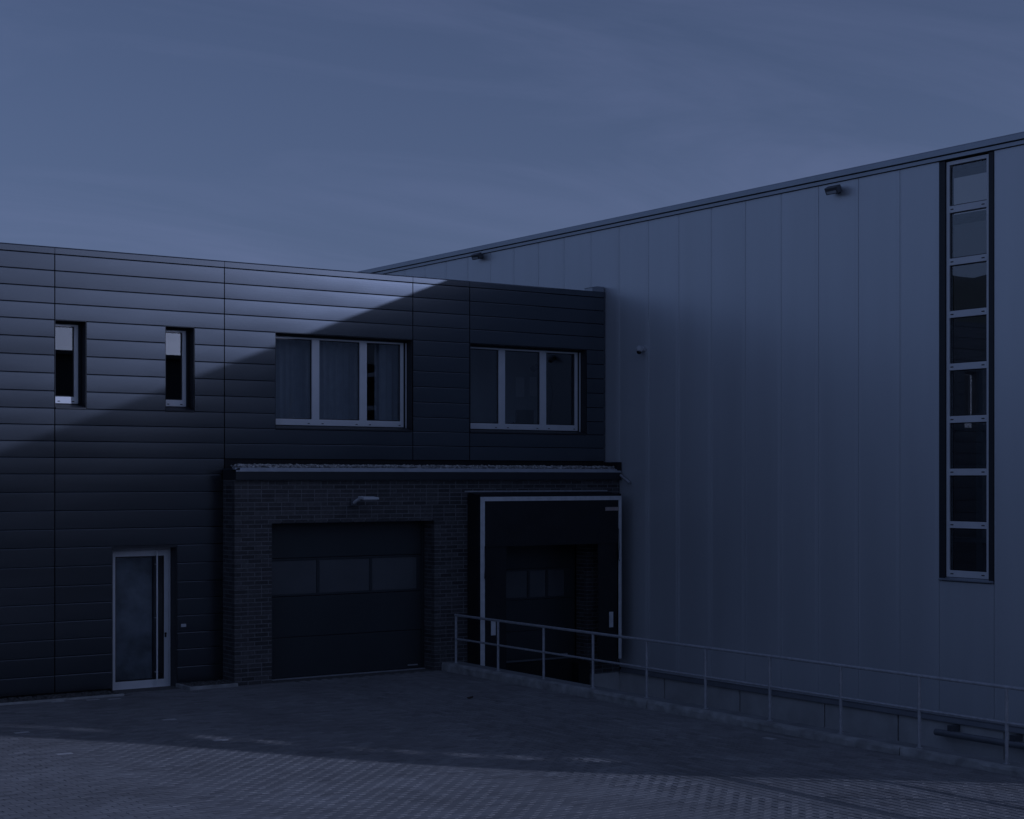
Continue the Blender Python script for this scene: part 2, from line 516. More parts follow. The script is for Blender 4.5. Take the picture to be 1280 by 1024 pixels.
# retaining wall beside the ramp, with the ledge that carries the railing
rw = MB()
for a, c in ((24.0, 21.6), (21.6, 19.2), (19.2, 16.8), (16.8, 14.4), (14.4, 12.0), (12.0, 8.0), (8.0, 4.2)):
    v = []
    for y in (c + 0.004, a - 0.004):
        v += [(KX + 0.14, y, -1.5), (KX + 0.40, y, -1.5), (KX + 0.40, y, kz(y) - 0.022), (KX + 0.385, y, kz(y) - 0.008), (KX + 0.14, y, kz(y) - 0.008)]
    f = [(0, 1, 6, 5), (1, 2, 7, 6), (2, 3, 8, 7), (3, 4, 9, 8), (4, 0, 5, 9), (4, 3, 2, 1, 0), (5, 6, 7, 8, 9)]
    rw.add(v, f)
tag(rw.build('retaining_wall', M['concrete']), 'low grey concrete retaining wall behind the kerb, carrying the metal railing', 'wall')

rm = MB()
rp = [(25.2, -1.25), (21.0, -1.25), (12.0, -0.85), (4.0, -0.07)]
v = []
for y, z in rp:
    v += [(KX + 0.38, y, z), (W + 0.2, y, z)]
rm.add(v, [(2 * i + 1, 2 * i, 2 * i + 2, 2 * i + 3) for i in range(3)])
tag(rm.build('ramp', M['concrete']), kind='structure')

# gravel strip at the foot of the cladding, with its edging
e = MB()
e.box(2.0, 9.46, 24.02, 24.075, -0.1, 0.052)
e.box(10.59, 11.365, 24.02, 24.075, -0.1, 0.075)
e.box(10.535, 10.588, 24.02, 24.58, -0.1, 0.075)
tag(e.build('kerb_edging', M['kerb'], bevel=0.006), kind='structure')
gs = MB()
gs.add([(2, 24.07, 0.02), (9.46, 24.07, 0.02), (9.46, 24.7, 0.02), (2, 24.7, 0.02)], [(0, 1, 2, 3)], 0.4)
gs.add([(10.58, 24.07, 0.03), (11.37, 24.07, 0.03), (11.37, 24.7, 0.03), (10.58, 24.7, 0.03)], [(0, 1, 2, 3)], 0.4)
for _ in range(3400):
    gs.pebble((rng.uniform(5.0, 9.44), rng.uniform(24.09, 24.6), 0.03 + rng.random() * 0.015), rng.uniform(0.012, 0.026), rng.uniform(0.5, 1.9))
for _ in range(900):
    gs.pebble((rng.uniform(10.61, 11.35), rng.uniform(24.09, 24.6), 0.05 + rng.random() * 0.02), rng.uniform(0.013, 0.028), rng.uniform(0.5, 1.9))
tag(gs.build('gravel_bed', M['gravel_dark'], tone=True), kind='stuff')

# ================================================================== OFFICE BUILDING (dark cladding)
office = thing('office_building', (8, F, 0), 'two-storey flat-roofed building with dark grey horizontal metal cladding panels and a glazed door', 'building')
JZ = [6.80, 6.547, 6.295, 6.043, 5.793, 5.524, 5.25, 4.975, 4.702, 4.436, 4.184, 3.932, 3.68, 3.426, 3.146, 2.86, 2.577, 2.296, 2.005, 1.707, 1.433, 1.16, 0.887, 0.62, 0.338, 0.065]
COLS = [-8.0, -2.2, 1.9, 5.75, 8.57, 11.393, 14.987, 16.182, W - 0.012]
WIN = {'s1': (8.577, 9.068, 4.436, 5.793), 's2': (10.375, 10.868, 4.436, 5.793),
       'b1': (12.318, 14.975, 4.184, 5.793), 'b2': (16.199, 18.825, 4.184, 5.793)}
DOOR = (9.49, 10.565, -0.02, 2.296)
holes = list(WIN.values()) + [DOOR]

def panel(x0, x1, z0, z1):
    g2 = 0.0065
    m = MB()
    h = z1 - z0 - 2 * g2
    pr = []
    n = 6
    for k in range(n + 1):
        t = k / n
        bow = 0.001 * (1 - (2 * t - 1) ** 2) + 0.001 * (1 - t)
        pr.append((F - bow, z0 + g2 + (h - 0.008) * t))
    lo = (F + 0.004, z0 + g2 - 0.0005); hi = (F + 0.004, z1 - g2 + 0.0005)
    prof = [(F + 0.03, z0 + g2)] + [lo] + pr + [hi] + [(F + 0.03, z1 - g2)]
    m.prism(prof, 'x', x0 + 0.008, x1 - 0.008)
    return m.build('cladding_panel', M['anthracite'], office, loc=None)

for ci in range(len(COLS) - 1):
    x0, x1 = COLS[ci], COLS[ci + 1]
    for r in range(len(JZ) - 1):
        z1, z0 = JZ[r], JZ[r + 1]
        if x0 > 11.38 and z1 < 3.7:
            continue
        for p in rect_minus(x0, x1, z0, z1, holes):
            if p[1] - p[0] > 0.03:
                panel(*p)
    # folded parapet cap above each column
    m = MB()
    m.prism([(F - 0.006, 6.806), (F - 0.006, 6.89), (F + 0.004, 6.91), (F + 0.40, 6.925), (F + 0.40, 6.80), (F + 0.03, 6.80)], 'x', x0 + 0.004, x1 - 0.004)
    m.build('parapet_cap', M['anthracite'], office)
# small block standing on the roof corner next to the hall
m = MB(); m.box(18.98, 19.262, F + 0.02, F + 0.26, 6.915, 6.985); m.prism([(18.96, 6.985), (19.262, 6.985), (19.262, 7.01), (19.08, 7.01)], 'y', F + 0.01, F + 0.27)
m.build('corner_flashing', M['silver_trim'], office)

bw = MB()
for p in rect_minus(-8, W - 0.02, -0.3, 6.79, holes):
    bw.box(p[0], p[1], F + 0.035, F + 0.30, p[2], p[3])
bw.build('wall', M['backing'], office)
rf = MB(); rf.box(-8, W - 0.03, F + 0.31, 36.0, 6.55, 6.78); rf.box(-8, W - 0.03, 35.6, 36.0, 6.785, 6.92)
rf.build('roof', M['backing'], office)
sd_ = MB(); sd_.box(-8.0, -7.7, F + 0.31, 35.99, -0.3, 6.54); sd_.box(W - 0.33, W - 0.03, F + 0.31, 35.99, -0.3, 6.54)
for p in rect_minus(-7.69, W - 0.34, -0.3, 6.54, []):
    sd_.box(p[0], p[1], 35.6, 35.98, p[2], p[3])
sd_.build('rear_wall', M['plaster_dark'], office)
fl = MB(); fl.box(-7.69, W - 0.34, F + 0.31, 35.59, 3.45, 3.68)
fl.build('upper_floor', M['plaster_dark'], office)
# partition walls of the upper rooms and of the entrance lobby
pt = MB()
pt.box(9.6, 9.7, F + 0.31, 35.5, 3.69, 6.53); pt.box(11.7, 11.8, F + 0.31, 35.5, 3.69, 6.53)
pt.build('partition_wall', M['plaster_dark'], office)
pt = MB()
pt.box(15.55, 15.65, F + 0.31, 30.0, 3.69, 6.53)
pt.box(15.66, 18.9, 26.3, 26.4, 3.69, 6.53)
pt.box(9.0, 9.1, F + 0.31, 28.0, -0.1, 3.44); pt.box(11.1, 11.2, F + 0.31, 28.0, -0.1, 3.44); pt.box(9.0, 11.2, 28.0, 28.1, -0.1, 3.44)
pt.build('partition_wall', M['plaster'], office)
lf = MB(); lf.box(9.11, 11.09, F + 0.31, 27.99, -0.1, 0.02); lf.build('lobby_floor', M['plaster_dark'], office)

def window(key, mull, low, label=None):
    x0, x1, z0, z1 = WIN[key]
    Y = 24.80
    fr = MB()
    fb = z0 + low           # underside of frame
    ft = z1 - 0.045
    d0, d1 = Y, Y + 0.07
    xl = x0 + 0.006; xr = x1 - 0.055
    fw = 0.065
    fr.box(xl, xr, d0, d1, fb, fb + 0.105)                       # bottom rail
    fr.box(xl, xr, d0 + 0.001, d1, ft - 0.03, ft)                # top rail
    fr.box(xl, xl + 0.03, d0 + 0.002, d1, fb + 0.105, ft - 0.03)
    fr.box(xr - fw, xr, d0 + 0.002, d1, fb + 0.105, ft - 0.03)
    edges = [xl + 0.03]
    for (a, c) in mull:
        fr.box(a, c, d0 - 0.002, d1, fb + 0.105, ft - 0.03)
        edges += [a, c]
    edges.append(xr - fw)
    w = fr.build('window', M['alu'], office, bevel=0.004)
    if label: w['label'] = label
    for k in range(0, len(edges), 2):
        a, c = edges[k], edges[k + 1]
        p = MB(); p.box(a + 0.012, c - 0.012, d0 + 0.034, d0 + 0.040, fb + 0.117, ft - 0.042)
        p.build('pane', M['glass_coated'] if key[0] == 's' else M['glass'], w)
        q = MB()                                                  # black gasket round the pane
        for r in rect_minus(a + 0.0005, c - 0.0005, fb + 0.1055, ft - 0.0305, [(a + 0.014, c - 0.014, fb + 0.119, ft - 0.044)]):
            q.box(r[0], r[1], d0 + 0.022, d0 + 0.033, r[2], r[3])
        q.build('gasket', M['frame_dark'], w)
    rv = MB()                                                     # folded reveal sheets
    rv.box(x0 - 0.003, x0 + 0.004, F + 0.005, Y + 0.09, z0 + 0.004, z1 - 0.004)
    rv.box(x1 - 0.004, x1 + 0.003, F + 0.005, Y + 0.09, z0 + 0.004, z1 - 0.004)
    rv.box(x0 - 0.003, x1 + 0.003, F + 0.004, Y + 0.09, z1 - 0.004, z1 + 0.002)
    rv.box(xr + 0.001, x1 - 0.0045, Y + 0.02, Y + 0.09, z0 + 0.03, z1 - 0.004)
    rv.box(xl, xr, Y + 0.01, Y + 0.09, ft + 0.001, z1 - 0.0045)
    rv.build('reveal', M['anthracite_trim'], w)
    s = MB(); s.prism([(F - 0.012, z0 - 0.004), (F - 0.012, z0 + 0.016), (Y + 0.03, z0 + low - 0.002), (Y + 0.03, z0 - 0.004)], 'x', x0 + 0.005, x1 - 0.005)
    s.build('window_sill', M['anthracite_trim'], w)
    bl = MB(); bl.box(x1 - 0.028, x1 - 0.012, Y - 0.03, Y - 0.008, z0 + 0.03, z1 - 0.05)
    if key in ('b1', 'b2'):
        bl.build('blind_rail', M['alu'], w)
    cp = MB()
    marks = [xl + 0.12] if key[0] == 's' else []
    for (a, c) in mull: marks += [a - 0.06, c + 0.06]
    marks.append(xr - fw - 0.02)
    for mx_ in marks:
        cp = MB(); cp.box(mx_ - 0.018, mx_ + 0.018, d0 - 0.006, d0 - 0.0005, fb + 0.028, fb + 0.040)
        cp.build('drain_cap', M['frame_dark'], w)
    return w

window('s1', [], 0.085)
window('s2', [], 0.085)
window('b1', [(13.10, 13.245), (14.03, 14.175)], 0.075)
window('b2', [(16.95, 17.095), (17.885, 18.03)], 0.075)

# glazed entrance door
DY = 24.84
df = MB()
df.box(9.50, 9.535, DY, DY + 0.08, -0.01, 2.25); df.box(10.53, 10.56, DY, DY + 0.08, -0.01, 2.25); df.box(9.535, 10.53, DY, DY + 0.08, 2.215, 2.25)
lx0, lx1 = 9.538, 10.527
for r in rect_minus(lx0, lx1, 0.0, 2.212, [(9.635, 10.455, 0.13, 2.115)]):
    df.box(r[0], r[1], DY + 0.008, DY + 0.07, r[2], r[3])
door = df.build('door', M['alu'], office, bevel=0.003)
p = MB(); p.box(9.64, 10.45, DY + 0.032, DY + 0.040, 0.135, 2.11); p.build('pane', M['door_glass'], door)
p = MB()
for r in rect_minus(9.6355, 10.4545, 0.1305, 2.1145, [(9.648, 10.442, 0.143, 2.102)]):
    p.box(r[0], r[1], DY + 0.020, DY + 0.031, r[2], r[3])
p.box(10.262, 10.29, DY + 0.044, DY + 0.06, 0.14, 2.10)
p.build('gasket', M['frame_dark'], door)
p = MB(); p.box(9.66, 10.26, DY + 0.045, DY + 0.05, 0.15, 2.09); p.build('frosted_film', M['frost'], door)
h = MB(); h.tube((10.305, DY - 0.06, 0.05), (10.305, DY - 0.06, 2.19), 0.014, 12)
for z in (0.25, 1.12, 1.98): h.tube((10.305, DY - 0.06, z), (10.305, DY + 0.031, z), 0.009, 8)
h.build('handle', M['alu'], door)
h = MB(); h.tube((10.475, DY - 0.006, 0.86), (10.475, DY + 0.01, 0.86), 0.018, 12); h.box(10.462, 10.488, DY - 0.003, DY + 0.009, 0.80, 0.86)
h.build('lock', M['frame_dark'], door)
rv = MB()
rv.box(9.484, 9.496, F + 0.005, DY + 0.1, -0.05, 2.29); rv.box(10.563, 10.57, F + 0.005, DY + 0.1, -0.05, 2.29); rv.box(9.484, 10.57, F + 0.004, DY + 0.1, 2.255, 2.298)
rv.build('reveal', M['anthracite_trim'], door)
ds = MB(); ds.box(9.497, 10.562, F + 0.0, DY + 0.1, -0.06, -0.012); ds.build('threshold', M['concrete'], door)
bell = MB(); bell.box(10.628, 10.715, F - 0.028, F - 0.012, 0.972, 1.022); bell.build('doorbell_plate', M['white_plastic'], office, bevel=0.003)

# what stands behind the upper windows
def curtain(x0, x1, z0, z1, y, label):
    m = MB(); n = int((x1 - x0) / 0.02); v = []
    for k in range(n + 1):
        x = x0 + (x1 - x0) * k / n
        yy = y + 0.022 * math.sin(k * 1.05) + 0.012 * noise.noise(Vector((x * 3, 0, 1)))
        v += [(x, yy, z0), (x, yy, z1), (x, yy + 0.004, z0), (x, yy + 0.004, z1)]
    f = []
    for k in range(n):
        a, c = 4 * k, 4 * k + 4
        f += [(a, c, c + 1, a + 1), (a + 2, a + 3, c + 3, c + 2)]
    m.add(v, f, 1.0, True)
    tag(m.build('curtain', M['curtain']), label, 'curtain', 'curtains behind the wide upper windows')
curtain(11.95, 14.28, 4.27, 5.75, 25.10, 'pale pleated curtain behind the middle pane of the left wide upper window')
curtain(14.50, 15.2, 4.27, 5.75, 25.10, 'narrow pale curtain behind the right pane of the left wide upper window')
def twig_vase(x, y, z):
    t = thing('twig_vase', (x, y, z), 'small pale vase with a bare twig inside the left wide upper window', 'vase')
    m = MB(); m.tube((x, y, z), (x, y, z + 0.05), 0.03, 12, 0.04); m.tube((x, y, z + 0.05), (x, y, z + 0.12), 0.04, 12, 0.018); m.build('vase', M['white_plastic'], t)
    m = MB(); m.path([(x, y, z + 0.1), (x - 0.02, y, z + 0.22), (x + 0.01, y, z + 0.36), (x + 0.02, y, z + 0.52)], 0.006)
    m.path([(x - 0.02, y, z + 0.22), (x - 0.08, y, z + 0.32), (x - 0.09, y, z + 0.42)], 0.004)
    m.path([(x + 0.01, y, z + 0.36), (x + 0.05, y, z + 0.42)], 0.004); m.path([(x, y, z + 0.1), (x + 0.07, y, z + 0.17), (x + 0.1, y, z + 0.24)], 0.004)
    m.build('twig', M['twig'], t)
sb = MB(); sb.box(11.82, 15.54, F + 0.302, F + 0.62, 4.20, 4.262); sb.box(15.67, 18.9, F + 0.302, F + 0.62, 4.20, 4.262)
sb.build('inner_sill', M['plaster'], office)
twig_vase(12.78, 24.98, 4.262)
m = MB(); m.box(12.42, 12.86, 24.93, 24.945, 4.37, 4.385); m.box(12.42, 12.435, 24.93, 24.945, 4.385, 4.84); m.box(12.42, 12.435, 24.93, 24.945, 4.263, 4.37); m.box(12.845, 12.86, 24.93, 24.945, 4.263, 4.37)
tag(m.build('display_stand', M['white_plastic']), 'thin white L-shaped stand behind the left pane of the left wide upper window', 'stand')
def monitor(x, y, z):
    t = thing('monitor', (x, y, z), 'dark desk monitor inside the right wide upper window', 'monitor')
    m = MB(); m.box(x - 0.20, x + 0.20, y, y + 0.03, z + 0.10, z + 0.38); m.build('screen', M['rubber'], t, bevel=0.005)
    m = MB(); m.box(x - 0.03, x + 0.03, y + 0.03, y + 0.05, z, z + 0.2); m.box(x - 0.1, x + 0.1, y - 0.05, y + 0.1, z, z + 0.012); m.build('stand', M['lamp_dark'], t)
monitor(17.72, 25.05, 4.262)
def plant_pot(x, y, z):
    t = thing('plant_pot', (x, y, z), 'pale bowl with a low plant on the sill of the right wide upper window', 'plant')
    m = MB(); m.tube((x, y, z), (x, y, z + 0.07), 0.07, 16, 0.11); m.build('pot', M['white_plastic'], t)
    m = MB()
    for k in range(40):
        th = rng.random() * 6.28; r = rng.uniform(0.02, 0.11); q = Vector((x + r * math.cos(th), y + r * math.sin(th), z + 0.08 + rng.random() * 0.05))
        m.obox(q, (math.cos(th), math.sin(th), 0.4), (-math.sin(th), math.cos(th), 0), (0, 0, 1), 0.035, 0.015, 0.002)
    m.build('leaves', M['foliage'], t)
plant_pot(17.45, 24.98, 4.262)
for k, (x, z, wd, hh, lb) in enumerate(((18.48, 5.15, 0.10, 0.19, 'pale sheet pinned to the back wall, left of the pair in the right upper window'), (18.80, 5.17, 0.08, 0.19, 'pale sheet pinned to the back wall, right of the pair in the right upper window'))):
    m = MB(); m.box(x - wd, x + wd, 26.288, 26.298, z - hh, z + hh); tag(m.build('notice_sheet', M['paper']), lb, 'notice', 'sheets on the office wall')
m = MB()
lx, ly = 18.05, 25.3
t = thing('desk_lamp', (lx, ly, 4.262), 'black jointed desk lamp inside the right pane of the right upper window', 'lamp')
m.tube((lx + 0.35, ly, 4.262), (lx + 0.35, ly, 4.285), 0.09, 16); m.path([(lx + 0.35, ly, 4.28), (lx + 0.5, ly, 4.95), (lx + 0.32, ly, 5.53), (lx + 0.12, ly, 5.5)], 0.012)
m.build('arm', M['rubber'], t)
m = MB(); m.tube((lx + 0.17, ly, 5.53), (lx + 0.02, ly, 5.43), 0.03, 14, 0.07); m.build('lamp_shade', M['rubber'], t)

# ================================================================== BRICK ANNEX
annex = thing('brick_annex', (11.36, A, 0), 'low dark brick annex with a gravelled flat roof and a wide black garage door', 'building')
AX0, AX1, ATOP = 11.365, W - 0.008, 3.335
GD = (12.033, 15.159, -0.2, 2.64)      # garage opening
DD = (16.35, 18.504, -0.30, 2.45)      # dock opening
mo = MB()
RC = 0.0045
for r in rect_minus(AX0 + RC, AX1, -0.29, ATOP, [(h[0] - RC, h[1] + RC, h[2], h[3] + RC) for h in (GD, DD)]):
    if r[0] < 15.0 and r[3] < -0.19: continue
    mo.box(r[0], r[1], A + RC, A + 0.34, r[2], r[3])
mo.build('mortar', M['mortar'], annex)
sm = MB(); sm.box(AX0 + RC, AX0 + 0.34, A + 0.341, F - 0.0, -0.29, ATOP); sm.build('side_wall', M['mortar'], annex)
fb_ = MB()
fb_.box(18.60, W + 0.06, A + 0.002, A + 0.34, -1.5, -0.292)
fb_.build('concrete_base', M['concrete_pale'], annex)

BL, BH, BC = 0.242, 0.0705, 0.011
brs = []       # (centre, length, axis)
def course_run(a0, a1, off):
    """Lengths of one course between a0 and a1."""
    out = []; p = a0 - off * BL
    while p < a1 - 0.01:
        q = p + BL * (0.5 if rng.random() < 0.09 else 1.0)
        s, t = (a0 - BC / 2 if p <= a0 else p), (a1 + BC / 2 if q >= a1 else q)
        if t - s > 0.03: out.append((s, t))
        p = q
    return out
nrow = int((ATOP + 0.28) / BH) + 1
for r in range(nrow):
    z0 = -0.275 + r * BH; zc = z0 + BH / 2
    if zc + BH / 2 > ATOP + 0.03: break
    lo = AX0 if zc > -0.1 else 15.6
    segs = [(lo, AX1)]
    for (hx0, hx1, hz0, hz1) in (GD, DD):
        if hz0 < zc < hz1 - 0.02:
            segs = [s for a, c in segs for s in ((a, min(c, hx0)), (max(a, hx1), c)) if s[1] - s[0] > 0.02]
    off = (0.0, 0.5)[r % 2]
    for a, c in segs:
        for s, t in course_run(a, c, off):
            brs.append((Vector(((s + t) / 2, A, zc)), t - s, 'x'))
    if zc > 0:
        for s, t in course_run(A + 0.105, F - 0.012, off): brs.append((Vector((AX0, (s + t) / 2, zc)), t - s, 'y'))
        if zc < GD[3] - 0.02:
            for s, t in course_run(A + 0.105, A + 0.34, off): brs.append((Vector((GD[1], (s + t) / 2, zc)), t - s, 'y2'))
    if zc < DD[3] - 0.02:
        for s, t in course_run(A + 0.105, A + 0.34, off): brs.append((Vector((DD[1], (s + t) / 2, zc)), t - s, 'y2'))
# brick mesh: unit block lying along x, face at y=0 towards -y, depth 0.1
bv_ = [(-0.5, 0.006, -0.5), (0.5, 0.006, -0.5), (0.5, 0.006, 0.5), (-0.5, 0.006, 0.5), (-0.48, 0, -0.44), (0.48, 0, -0.44), (0.48, 0, 0.44), (-0.48, 0, 0.44),
       (-0.5, 0.1, -0.5), (0.5, 0.1, -0.5), (0.5, 0.1, 0.5), (-0.5, 0.1, 0.5)]
bf_ = [(4, 5, 6, 7), (0, 1, 5, 4), (1, 2, 6, 5), (2, 3, 7, 6), (3, 0, 4, 7), (8, 9, 1, 0), (9, 10, 2, 1), (10, 11, 3, 2), (11, 8, 0, 3)]
me_b = bpy.data.meshes.new('brick'); me_b.from_pydata(bv_, [], bf_); me_b.materials.append(M['brick'])
def brick_pts(c, ln, ax, jy):
    L_, H_ = ln - BC, BH - BC
    out = []
    for x, y, z in bv_:
        if ax == 'x': out.append((c.x + x * L_, c.y + y + jy, c.z + z * H_))
        else: out.append((c.x + y + jy, c.y - x * L_, c.z + z * H_))
    return out
order = sorted(range(len(brs)), key=lambda i: (brs[i][2] != 'x' or brs[i][0].x > 15.86 and brs[i][0].z < 3.0, brs[i][0].x + 0.15 * abs(brs[i][0].z - 1.5) - brs[i][1]))
single = set(order[:298])
field = MB()
for i, (c, ln, ax) in enumerate(brs):
    jy = rng.gauss(0, 0.0009)
    if i in single:
        o = bpy.data.objects.new('brick', me_b); COL.objects.link(o); o.parent = annex
        o.location = c + Vector((0, jy, 0)) - annex.location
        o.scale = (ln - BC, 1, BH - BC)
    else:
        field.add(brick_pts(c, ln, ax, jy), bf_, rng.uniform(0.65, 1.35))
tag(field.build('brick', M['brick_t'], annex, tone=True), kind='stuff')

# roof edge, gravel and flashings
fy = A - 0.08
m = MB(); m.box(AX0 - 0.01, AX1 - 0.03, fy, fy + 0.03, 3.337, 3.468); m.build('fascia_board', M['anthracite_trim'], annex)
m = MB(); m.prism([(fy - 0.008, 3.469), (fy - 0.008, 3.480), (fy + 0.05, 3.532), (fy + 0.12, 3.534), (fy + 0.12, 3.469)], 'x', AX0 - 0.012, AX1 - 0.028); m.build('roof_trim', M['trim_grey'], annex)
m = MB(); m.prism([(AX0 - 0.012, 3.337), (AX0 - 0.012, 3.50), (AX0 + 0.04, 3.53), (AX0 + 0.06, 3.53), (AX0 + 0.06, 3.337)], 'y', fy + 0.002, F - 0.03)
m.build('side_trim', M['anthracite_trim'], annex)
m = MB(); m.box(AX0 + 0.02, AX1, A - 0.045, F + 0.03, 3.338, 3.46); m.build('roof', M['backing'], annex)
m = MB(); m.box(11.40, AX1 - 0.005, F + 0.002, F + 0.028, 3.47, 3.67); m.box(W - 0.11, W - 0.014, A - 0.06, F - 0.002, 3.47, 3.665)
m.build('upstand_flashing', M['rubber'], annex)
m = MB()
for _ in range(4200):
    yy = fy + 0.10 + abs(rng.gauss(0, 0.14))
    if yy > F - 0.02: continue
    m.pebble((rng.uniform(AX0 + 0.09, AX1 - 0.12), yy, 3.535 + rng.random() * 0.045 + 0.02 * noise.noise(Vector((yy, rng.random() * 3, 0)))), rng.uniform(0.014, 0.034), rng.uniform(0.6, 1.7))
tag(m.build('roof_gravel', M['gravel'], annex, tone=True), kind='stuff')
m = MB(); m.tube((W - 0.06, A - 0.09, 3.42), (W + -0.06, A - 0.36, 3.27), 0.026, 12); m.build('roof_spout', M['galv'], annex)

# garage door in four sections
gy = 24.50
gd = MB()
gd.box(12.02, 12.07, gy + 0.01, gy + 0.10, 0.0, 2.66); gd.box(15.11, 15.17, gy + 0.01, gy + 0.10, 0.0, 2.66); gd.box(12.07, 15.11, gy + 0.012, gy + 0.10, 2.62, 2.66)
garage = gd.build('garage_door', M['garage'], annex)
zs = [0.035, 0.705, 1.385, 2.025, 2.62]
for k in range(4):
    m = MB()
    if k != 2:
        m.box(12.072, 15.108, gy + 0.02, gy + 0.06, zs[k] + 0.004, zs[k + 1] - 0.004)
    else:
        for r in rect_minus(12.072, 15.108, zs[k] + 0.004, zs[k + 1] - 0.004, [(12.16, 13.045, 1.43, 1.985), (13.10, 14.065, 1.43, 1.985), (14.12, 15.02, 1.43, 1.985)]):
            m.box(r[0], r[1], gy + 0.02, gy + 0.06, r[2], r[3])
    m.build('door_section', M['garage'], garage, bevel=0.006)
for a, c in ((12.16, 13.045), (13.10, 14.065), (14.12, 15.02)):
    m = MB(); m.box(a + 0.001, c - 0.001, gy + 0.034, gy + 0.042, 1.431, 1.984); m.build('pane', M['door_pane'], garage)
m = MB(); m.box(14.83, 15.03, gy + 0.004, gy + 0.019, 0.085, 0.105); m.build('handle', M['galv'], garage)
m = MB(); m.box(12.06, 15.14, gy - 0.07, gy + 0.018, 0.0, 0.032); m.build('floor_strip', M['galv'], garage)
m = MB(); m.box(12.04, 15.15, A + 0.36, A + 0.6, 2.66, 3.3); m.box(12.04, 15.15, gy + 0.11, gy + 0.16, -0.2, 2.66); m.build('door_lining', M['backing'], garage)

# loading dock door inside the shelter
m = MB(); m.box(16.36, 18.49, gy + 0.001, gy + 0.05, 0.0, 0.03)
dock = m.build('dock_door', M['flashing'], annex)
zs = [0.032, 0.56, 1.13, 1.70, 2.45]
dp = ((16.45, 16.86), (16.915, 17.40), (17.455, 17.82), (17.875, 18.25))
for k in range(4):
    m = MB()
    hl = [(a, c, 1.17, 1.66) for a, c in dp] if k == 2 else []
    for r in rect_minus(16.36, 18.49, zs[k] + 0.003, zs[k + 1] - 0.003, hl):
        m.box(r[0], r[1], gy + 0.02, gy + 0.06, r[2], r[3])
    m.build('door_section', M['garage'], dock)
for a, c in dp:
    m = MB(); m.box(a + 0.001, c - 0.001, gy + 0.034, gy + 0.042, 1.171, 1.659); m.build('pane', M['door_pane'], dock)
m = MB(); m.box(18.10, 18.30, gy - 0.01, gy + 0.018, 0.07, 0.095); m.build('handle', M['galv'], dock)
m = MB(); m.box(16.35, 18.5, gy + 0.08, gy + 0.1, -1.3, 2.45); m.build('door_lining', M['backing'], dock)
m = MB(); m.box(16.42, 18.42, A + 0.10, gy + 0.0, -0.03, -0.002); m.box(16.42, 18.42, A + 0.10, A + 0.13, -0.55, -0.031); m.box(16.42, 18.42, A + 0.14, A + 0.16, -1.3, -0.551)
m.build('dock_leveller', M['rubber'], annex)
for x in (16.47, 18.35):
    m = MB(); m.box(x - 0.13, x + 0.13, A - 0.12, A + 0.09, -0.62, -0.04); m.build('dock_bumper', M['rubber'], annex, bevel=0.012)

# ================================================================== DOCK SHELTER
sh = thing('dock_shelter', (17.4, A, 0), 'black tarpaulin loading dock shelter edged with white stripes beside the hall wall', 'dock shelter')
SX0, SX1, SZ0, SZ1, SY = 15.845, 18.985, 0.0, 3.035, 23.74
m = MB()
m.box(SX0, SX0 + 0.02, SY + 0.012, A - 0.004, SZ0 + 0.03, SZ1 + 0.04); m.build('side_panel', M['fabric'], sh)
m = MB(); m.box(SX1 - 0.02, SX1, SY + 0.012, A - 0.004, SZ0 + 0.03, SZ1 + 0.04); m.build('side_panel', M['fabric'], sh)
m = MB(); m.prism([(SY + 0.012, SZ1), (SY + 0.012, SZ1 + 0.02), (A - 0.003, SZ1 + 0.075), (A - 0.003, SZ1 + 0.055)], 'x', SX0 + 0.021, SX1 - 0.021); m.build('top_panel', M['fabric'], sh)
m = MB(); m.box(SX0 - 0.06, SX1 - 0.02, A - 0.02, A - 0.003, SZ1 + 0.08, SZ1 + 0.105); m.build('top_flashing', M['galv'], sh)
def flap(x0, x1, z0, z1, y, name, sag):
    m = MB(); n, q = 10, 8; v = []
    for j in range(q + 1):
        for i in range(n + 1):
            x = x0 + (x1 - x0) * i / n; z = z0 + (z1 - z0) * j / q
            v.append((x, y + sag * (noise.noise(Vector((x * 1.7, z * 1.3, y * 5)))), z))
    nv = len(v)
    v += [(a, c + 0.006, d) for a, c, d in v]
    f = [(j * (n + 1) + i, j * (n + 1) + i + 1, (j + 1) * (n + 1) + i + 1, (j + 1) * (n + 1) + i) for j in range(q) for i in range(n)]
    f += [tuple(nv + k for k in reversed(t)) for t in f]
    m.add(v, f, 1.0, True)
    m.build(name, M['fabric'], sh)
flap(SX0 + 0.095, SX1 - 0.07, 2.16, 2.96, SY + 0.012, 'top_flap', 0.012)
flap(SX0 + 0.095, 16.413, SZ0 - 0.02, 2.25, SY + 0.035, 'side_flap', 0.012)
flap(18.468, SX1 - 0.07, SZ0 - 0.02, 2.25, SY + 0.035, 'side_flap', 0.012)
m = MB(); m.box(SX0, SX0 + 0.09, SY, SY + 0.011, SZ0 - 0.02, SZ1); m.build('white_stripe', M['white_strip'], sh)
m = MB(); m.box(SX1 - 0.065, SX1, SY, SY + 0.011, SZ0 + 0.02, SZ1); m.build('white_stripe', M['white_strip'], sh)
m = MB(); m.box(SX0 + 0.0905, SX1 - 0.0655, SY, SY + 0.011, SZ1 - 0.075, SZ1); m.build('white_stripe', M['white_strip'], sh)
m = MB(); m.box(16.075, 16.172, SY + 0.012, SY + 0.02, 0.605, 0.868); m.build('guide_mark', M['white_strip'], sh)
m = MB(); m.box(18.708, 18.80, SY + 0.012, SY + 0.02, 0.61, 0.895); m.build('guide_mark', M['white_strip'], sh)
m = MB(); m.box(18.60, 18.915, SY - 0.008, SY - 0.002, 2.765, 2.83); m.build('label_plate', M['label'], sh)
